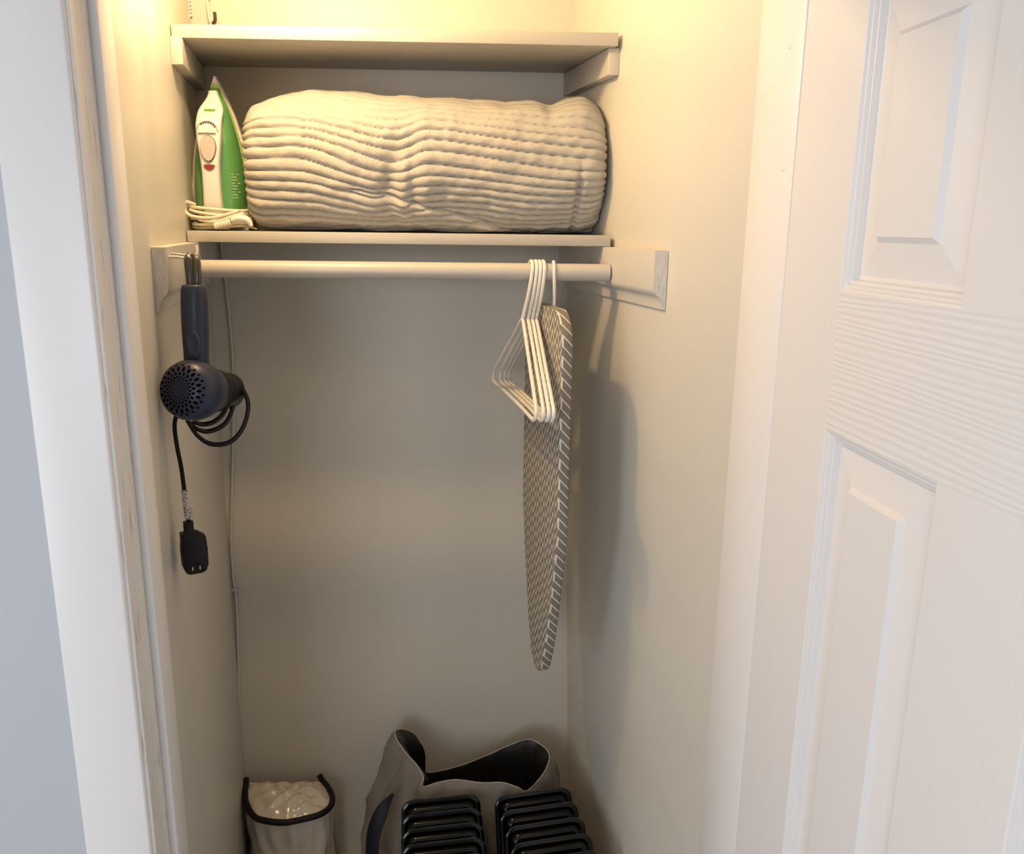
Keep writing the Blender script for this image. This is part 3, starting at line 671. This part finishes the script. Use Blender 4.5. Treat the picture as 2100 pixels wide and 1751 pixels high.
def board_shell(prof, uvf):
    V, UV, Fc = [], [], []; n = len(prof)
    for z in zs:
        h = half(z)
        for s_, d_, inset in prof:
            hh = max(h-inset, 0.001)
            V.append(Vector((BX, BY, z))+du*(BW/2+s_*hh)+dn*(d_*BT)); UV.append(uvf(s_, d_, h, z))
    for i in range(nz):
        for k in range(n-1): Fc.append((i*n+k, i*n+k+1, (i+1)*n+k+1, (i+1)*n+k))
    return V, Fc, UV, n
Vf, Ff, Uf, nf = board_shell([(k/10, 0.0, 0.003) for k in range(-10, 11)], lambda s_, d_, h, z: (s_*h+0.6, z))
link('cover', Vf, Ff, M_board, board, 60, uvs=Uf)
# skirt wraps the near edge, the back and the far edge
sk = [(-1, 0.0, 0.003), (-1, 0.05, 0.001), (-1, 0.2, 0.0), (-1, 0.5, 0.0), (-1, 0.85, 0.0005), (-1, 1.0, 0.003), (-0.5, 1.0, 0.003), (0.5, 1.0, 0.003), (1, 1.0, 0.003), (1, 0.85, 0.0005), (1, 0.5, 0), (1, 0.2, 0), (1, 0.05, 0.001), (1, 0.0, 0.003)]
Vs, Fs, Us, ns = board_shell(sk, lambda s_, d_, h, z: (d_*BT+0.0005 if abs(s_) == 1 else 0.03, z))
Vs2 = Vs; top_i = [nz*ns+k for k in range(ns)]; Fs.append(tuple(top_i)); Fs.append(tuple(range(ns))[::-1])
link('skirt', Vs2, Fs, M_skirt, board, 60, uvs=Us)
hx = 0.1315
g = RR+0.0034
hookb = [(hx, RY+g*math.cos(a_), RZ+g*math.sin(a_)) for a_ in [math.radians(d) for d in range(-60, 200, 13)]]
hookb += [(hx+0.001, RY-g*1.0, RZ-0.022), (hx+0.002, RY-g*0.55, RZ-0.044), (hx+0.002, RY-0.008, RZ-0.07), (hx+0.003, RY-0.008, RZ-0.16)]
link('hook', *tube(hookb, 0.0031, 8), M_hang, board, 60)

# ------------------------------------------------------------------ clear plastic bag with dark piping, on the floor at the left
M_vinyl = mat('white_vinyl', (0.66, 0.61, 0.53), 0.07, coat=0.5, bump=0.35, bscale=14, vary=0.05, vscale=14)
M_pipe = mat('navy_piping', (0.004, 0.0045, 0.009), 0.5, spec=0.25)
vb = [(-0.6059, 1.9016, 0.25), (-0.5988, 1.8576, 0.25), (-0.5825, 1.8115, 0.25), (-0.5512, 1.7653, 0.25), (-0.5168, 1.7494, 0.25), (-0.4724, 1.7436, 0.25), (-0.4317, 1.7547, 0.25), (-0.396, 1.7695, 0.25), (-0.3758, 1.7955, 0.25), (-0.3747, 1.8297, 0.25), (-0.3912, 1.8673, 0.25), (-0.415, 1.9023, 0.25)]
loopv = [Vector(p) for p in spline(vb, 5)]
pbag = thing('storage_bag', 'white plastic storage bag with dark piping on the closet floor', 'bag', (-0.49, 1.83, 0.0))
fullv = loopv+[loopv[-1].lerp(loopv[0], k/10) for k in range(1, 10)]
cv = sum(fullv, Vector())/len(fullv)
def vring(f, z, amp):
    out = []
    for k, p in enumerate(fullv):
        q = cv+(p-cv)*f; q.z = z
        n_ = noise.noise(Vector((k*0.35, z*14, 2.0)))
        d_ = (p-cv); d_.z = 0; d_.normalize()
        q += d_*amp*n_; q.x = max(q.x, XL(q.y)+0.004); q.y = min(q.y, 1.930)
        out.append(q)
    return out
rv = [vring(0.96, 0.0, 0.0), vring(1.0, 0.02, 0.006)]+[vring(1.0-0.02*math.sin(PI*k/10), 0.02+0.022*k, 0.012) for k in range(1, 10)]+[vring(0.985, 0.236, 0.004), vring(0.99, 0.247, 0.0)]
link('front_panel', *loft(rv, True, False), M_vinyl, pbag, 70)
tops = []
for m in range(16):
    f = 0.99*(1-m/16.0)
    rg = []
    for k, p in enumerate(fullv):
        q = cv+(p-cv)*f
        q.z = 0.247+0.030*(1-f*f)+0.013*noise.noise(Vector((q.x*48, q.y*48, 1)))*(1-f**4)+0.006*noise.noise(Vector((q.x*110, q.y*110, 5)))*(1-f**4)
        rg.append(q)
    tops.append(rg)
link('top_panel', *loft(tops, False, True), M_vinyl, pbag, 70)
pp = [Vector((-0.608, 1.9013, 0.256))]+loopv[2:]+[Vector((-0.4211, 1.9038, 0.262))]
link('piping', *tube([p+Vector((0, 0, 0.002)) for p in pp], 0.0074, 10), M_pipe, pbag, 60)

# ------------------------------------------------------------------ grey fabric bag with a dark lining, standing open behind the trays
M_fab = mat('grey_fabric', (0.185, 0.168, 0.148), 0.7, bump=0.9, bscale=38, vary=0.12, vscale=18, sheen=0.1)
M_lin = mat('black_lining', (0.012, 0.012, 0.011), 0.35, bump=0.6, bscale=16)
M_edge = mat('pale_edge', (0.36, 0.34, 0.31), 0.7)
RIM = [((-0.1365, 1.69, 0.3867), (-0.150, 1.650)), ((-0.1003, 1.69, 0.3979), (-0.110, 1.645)), ((-0.0575, 1.69, 0.4038), (-0.070, 1.645)), ((-0.0045, 1.685, 0.3991), (-0.020, 1.645)), ((0.046, 1.68, 0.4022), (0.030, 1.645)), ((0.0797, 1.675, 0.3939), (0.075, 1.650)),
       ((0.1027, 1.68, 0.3796), (0.110, 1.660)), ((0.1319, 1.715, 0.3818), (0.150, 1.690)), ((0.155, 1.75, 0.3931), (0.165, 1.740)), ((0.1625, 1.79, 0.4009), (0.170, 1.800)), ((0.1429, 1.82, 0.4062), (0.165, 1.860)), ((0.1122, 1.835, 0.41), (0.140, 1.890)),
       ((0.0618, 1.845, 0.3844), (0.090, 1.905)), ((0.0132, 1.85, 0.3565), (0.040, 1.910)), ((-0.0481, 1.85, 0.3293), (-0.020, 1.910)), ((-0.1034, 1.85, 0.3131), (-0.080, 1.910)), ((-0.1439, 1.85, 0.3107), (-0.130, 1.910)),
       ((-0.1606, 1.85, 0.3417), (-0.180, 1.910)), ((-0.1564, 1.85, 0.3833), (-0.215, 1.905)), ((-0.1692, 1.85, 0.4164), (-0.250, 1.890)), ((-0.1921, 1.84, 0.4369), (-0.275, 1.865)), ((-0.2109, 1.815, 0.4509), (-0.290, 1.830)),
       ((-0.2061, 1.78, 0.4516), (-0.295, 1.790)), ((-0.1815, 1.75, 0.4351), (-0.290, 1.740)), ((-0.154, 1.72, 0.4233), (-0.270, 1.700)), ((-0.1369, 1.7, 0.4065), (-0.220, 1.665))]
gbag = thing('fabric_bag', 'open grey fabric bag with black lining on the closet floor', 'bag', (-0.06, 1.78, 0.0))
rim_s = spline([p for p, b in RIM], 9, closed=True); base_s = spline([(b[0], b[1], 0.0) for p, b in RIM], 9, closed=True)
NG = len(rim_s)
def gring(f, out, amp, seed):
    rg = []
    for k in range(NG):
        p = rim_s[k].lerp(base_s[k], f)
        dv = (base_s[k]-Vector((-0.06, 1.78, 0))); dv.z = 0; dv.normalize()
        wr = noise.noise(Vector((k*0.11+f*2, seed, f*4)))+0.5*noise.noise(Vector((k*0.33, seed+4, f*9)))-0.5*abs(noise.noise(Vector((k*0.17-f*3, seed+9, f*6))))
        p = p+dv*(out+amp*wr)
        p.y = min(p.y, 1.931); p.x = min(p.x, XR(p.y)-0.004)
        rg.append(p)
    return rg
def gprof(f): return 0.030*math.sin(PI*min(1, f*1.05))**0.7+0.004
g_r = [gring(0, 0, 0, 0)]+[gring(f, gprof(f)*(1 if f < 0.97 else 0.3), 0.007+0.017*math.sin(PI*f), 1) for f in [0.02+0.98*k/26 for k in range(27)]]
link('bag_body', *loft(g_r, False, True), M_fab, gbag, 75)
def iring(f, dz, amp):
    cc = sum(rim_s, Vector())/NG; rg = []
    for k in range(NG):
        p = rim_s[k].copy(); q = Vector((cc.x+0.03, 1.775, 0.27))
        p = p.lerp(Vector((q.x+(p.x-q.x)*0.9, q.y+(p.y-q.y)*0.9, p.z-dz)), f)
        p += Vector((0, 0, 1))*0.0; wr = noise.noise(Vector((k*0.30, 9, dz*9)))
        p.x += amp*wr; p.y += amp*wr*0.6
        rg.append(p)
    return rg
i_r = [gring(0, -0.0015, 0, 0), iring(1, 0.02, 0.002), iring(1, 0.06, 0.006), iring(1, 0.11, 0.010), iring(1, 0.18, 0.010)]
link('lining', *loft(i_r, False, True), M_lin, gbag, 75)
link('rim_binding', *tube(rim_s, [0.0016+0.0011*abs(noise.noise(Vector((k*0.9, 0, 0)))) for k in range(NG)], 6, closed=True), M_edge, gbag, 60)
# black strap looping down the left of the front
st = spline([(-0.2022, 1.655, 0.3947), (-0.2185, 1.64, 0.3784), (-0.2374, 1.625, 0.3398), (-0.2459, 1.615, 0.2971), (-0.2436, 1.6, 0.2328), (-0.2182, 1.59, 0.1502)], 8)
link('strap', *tube(st, [0.004+0.013*smoothstep(0, 14, k) for k in range(len(st))], 10, flat=0.18, up=(0.35, 1, 0.2)), M_pipe, gbag, 60)

# ------------------------------------------------------------------ two rows of glossy black trays leaning in front of the bag
M_tray = mat('glossy_black_plastic', (0.002, 0.002, 0.002), 0.11, spec=0.35)
def tray_mesh(tw, tl):
    rings = []
    for t, h in [(0.0, -0.006), (0.0, -0.001), (0.0012, 0.0), (0.009, 0.0), (0.0105, -0.0022), (0.0125, -0.0022), (0.0150, 0.003), (0.0185, 0.0068), (0.023, 0.0088), (0.032, 0.0102), (0.050, 0.0112), (0.07, 0.0115)]:
        rings.append([(x, -h, z-tl/2) for x, z in rrect(tw-2*t, tl-2*t, max(0.006, 0.026-t*0.6), 6)])
    back = [[(x, 0.006, z-tl/2) for x, z in rrect(tw-0.004, tl-0.004, 0.024, 6)]]
    return loft(back+rings)
TW, TL = 0.182, 0.415
tray_src = None
def tray_row(n, tl0, dstep, rz, label_fmt, group, grow):
    global tray_src
    for i in range(n):
        c = tl0+dstep*i
        root = thing('plastic_tray', label_fmt[i], 'tray', (c.x, c.y, c.z), group)
        root.rotation_euler = (math.radians(-17), 0, math.radians(rz)); root.rotation_mode = 'ZXY' if False else 'XYZ'
        root.scale = (grow[i], 1, 1)
        if tray_src is None:
            W[root] = Vector((0, 0, 0))
            tray_src = link('tray_shell', *tray_mesh(TW, TL), M_tray, root, 50)
        else:
            o = tray_src.copy(); C.objects.link(o); o.parent = root
ordl = ['rearmost', 'second from the back', 'third from the back', 'fourth from the back', 'fifth from the back']
tray_row(5, Vector((-0.0925, 1.629, 0.403)), Vector((0.0040, -0.0445, -0.001)), 8, ['glossy black ribbed plastic tray, %s of the left row' % q for q in ordl], 'black trays in the left row', [0.975]*5)
tray_row(5, Vector((0.1160, 1.646, 0.403)), Vector((0.0100, -0.0490, -0.001)), 11, ['glossy black ribbed plastic tray, %s of the right row' % q for q in ordl], 'black trays in the right row', [0.985]*5)
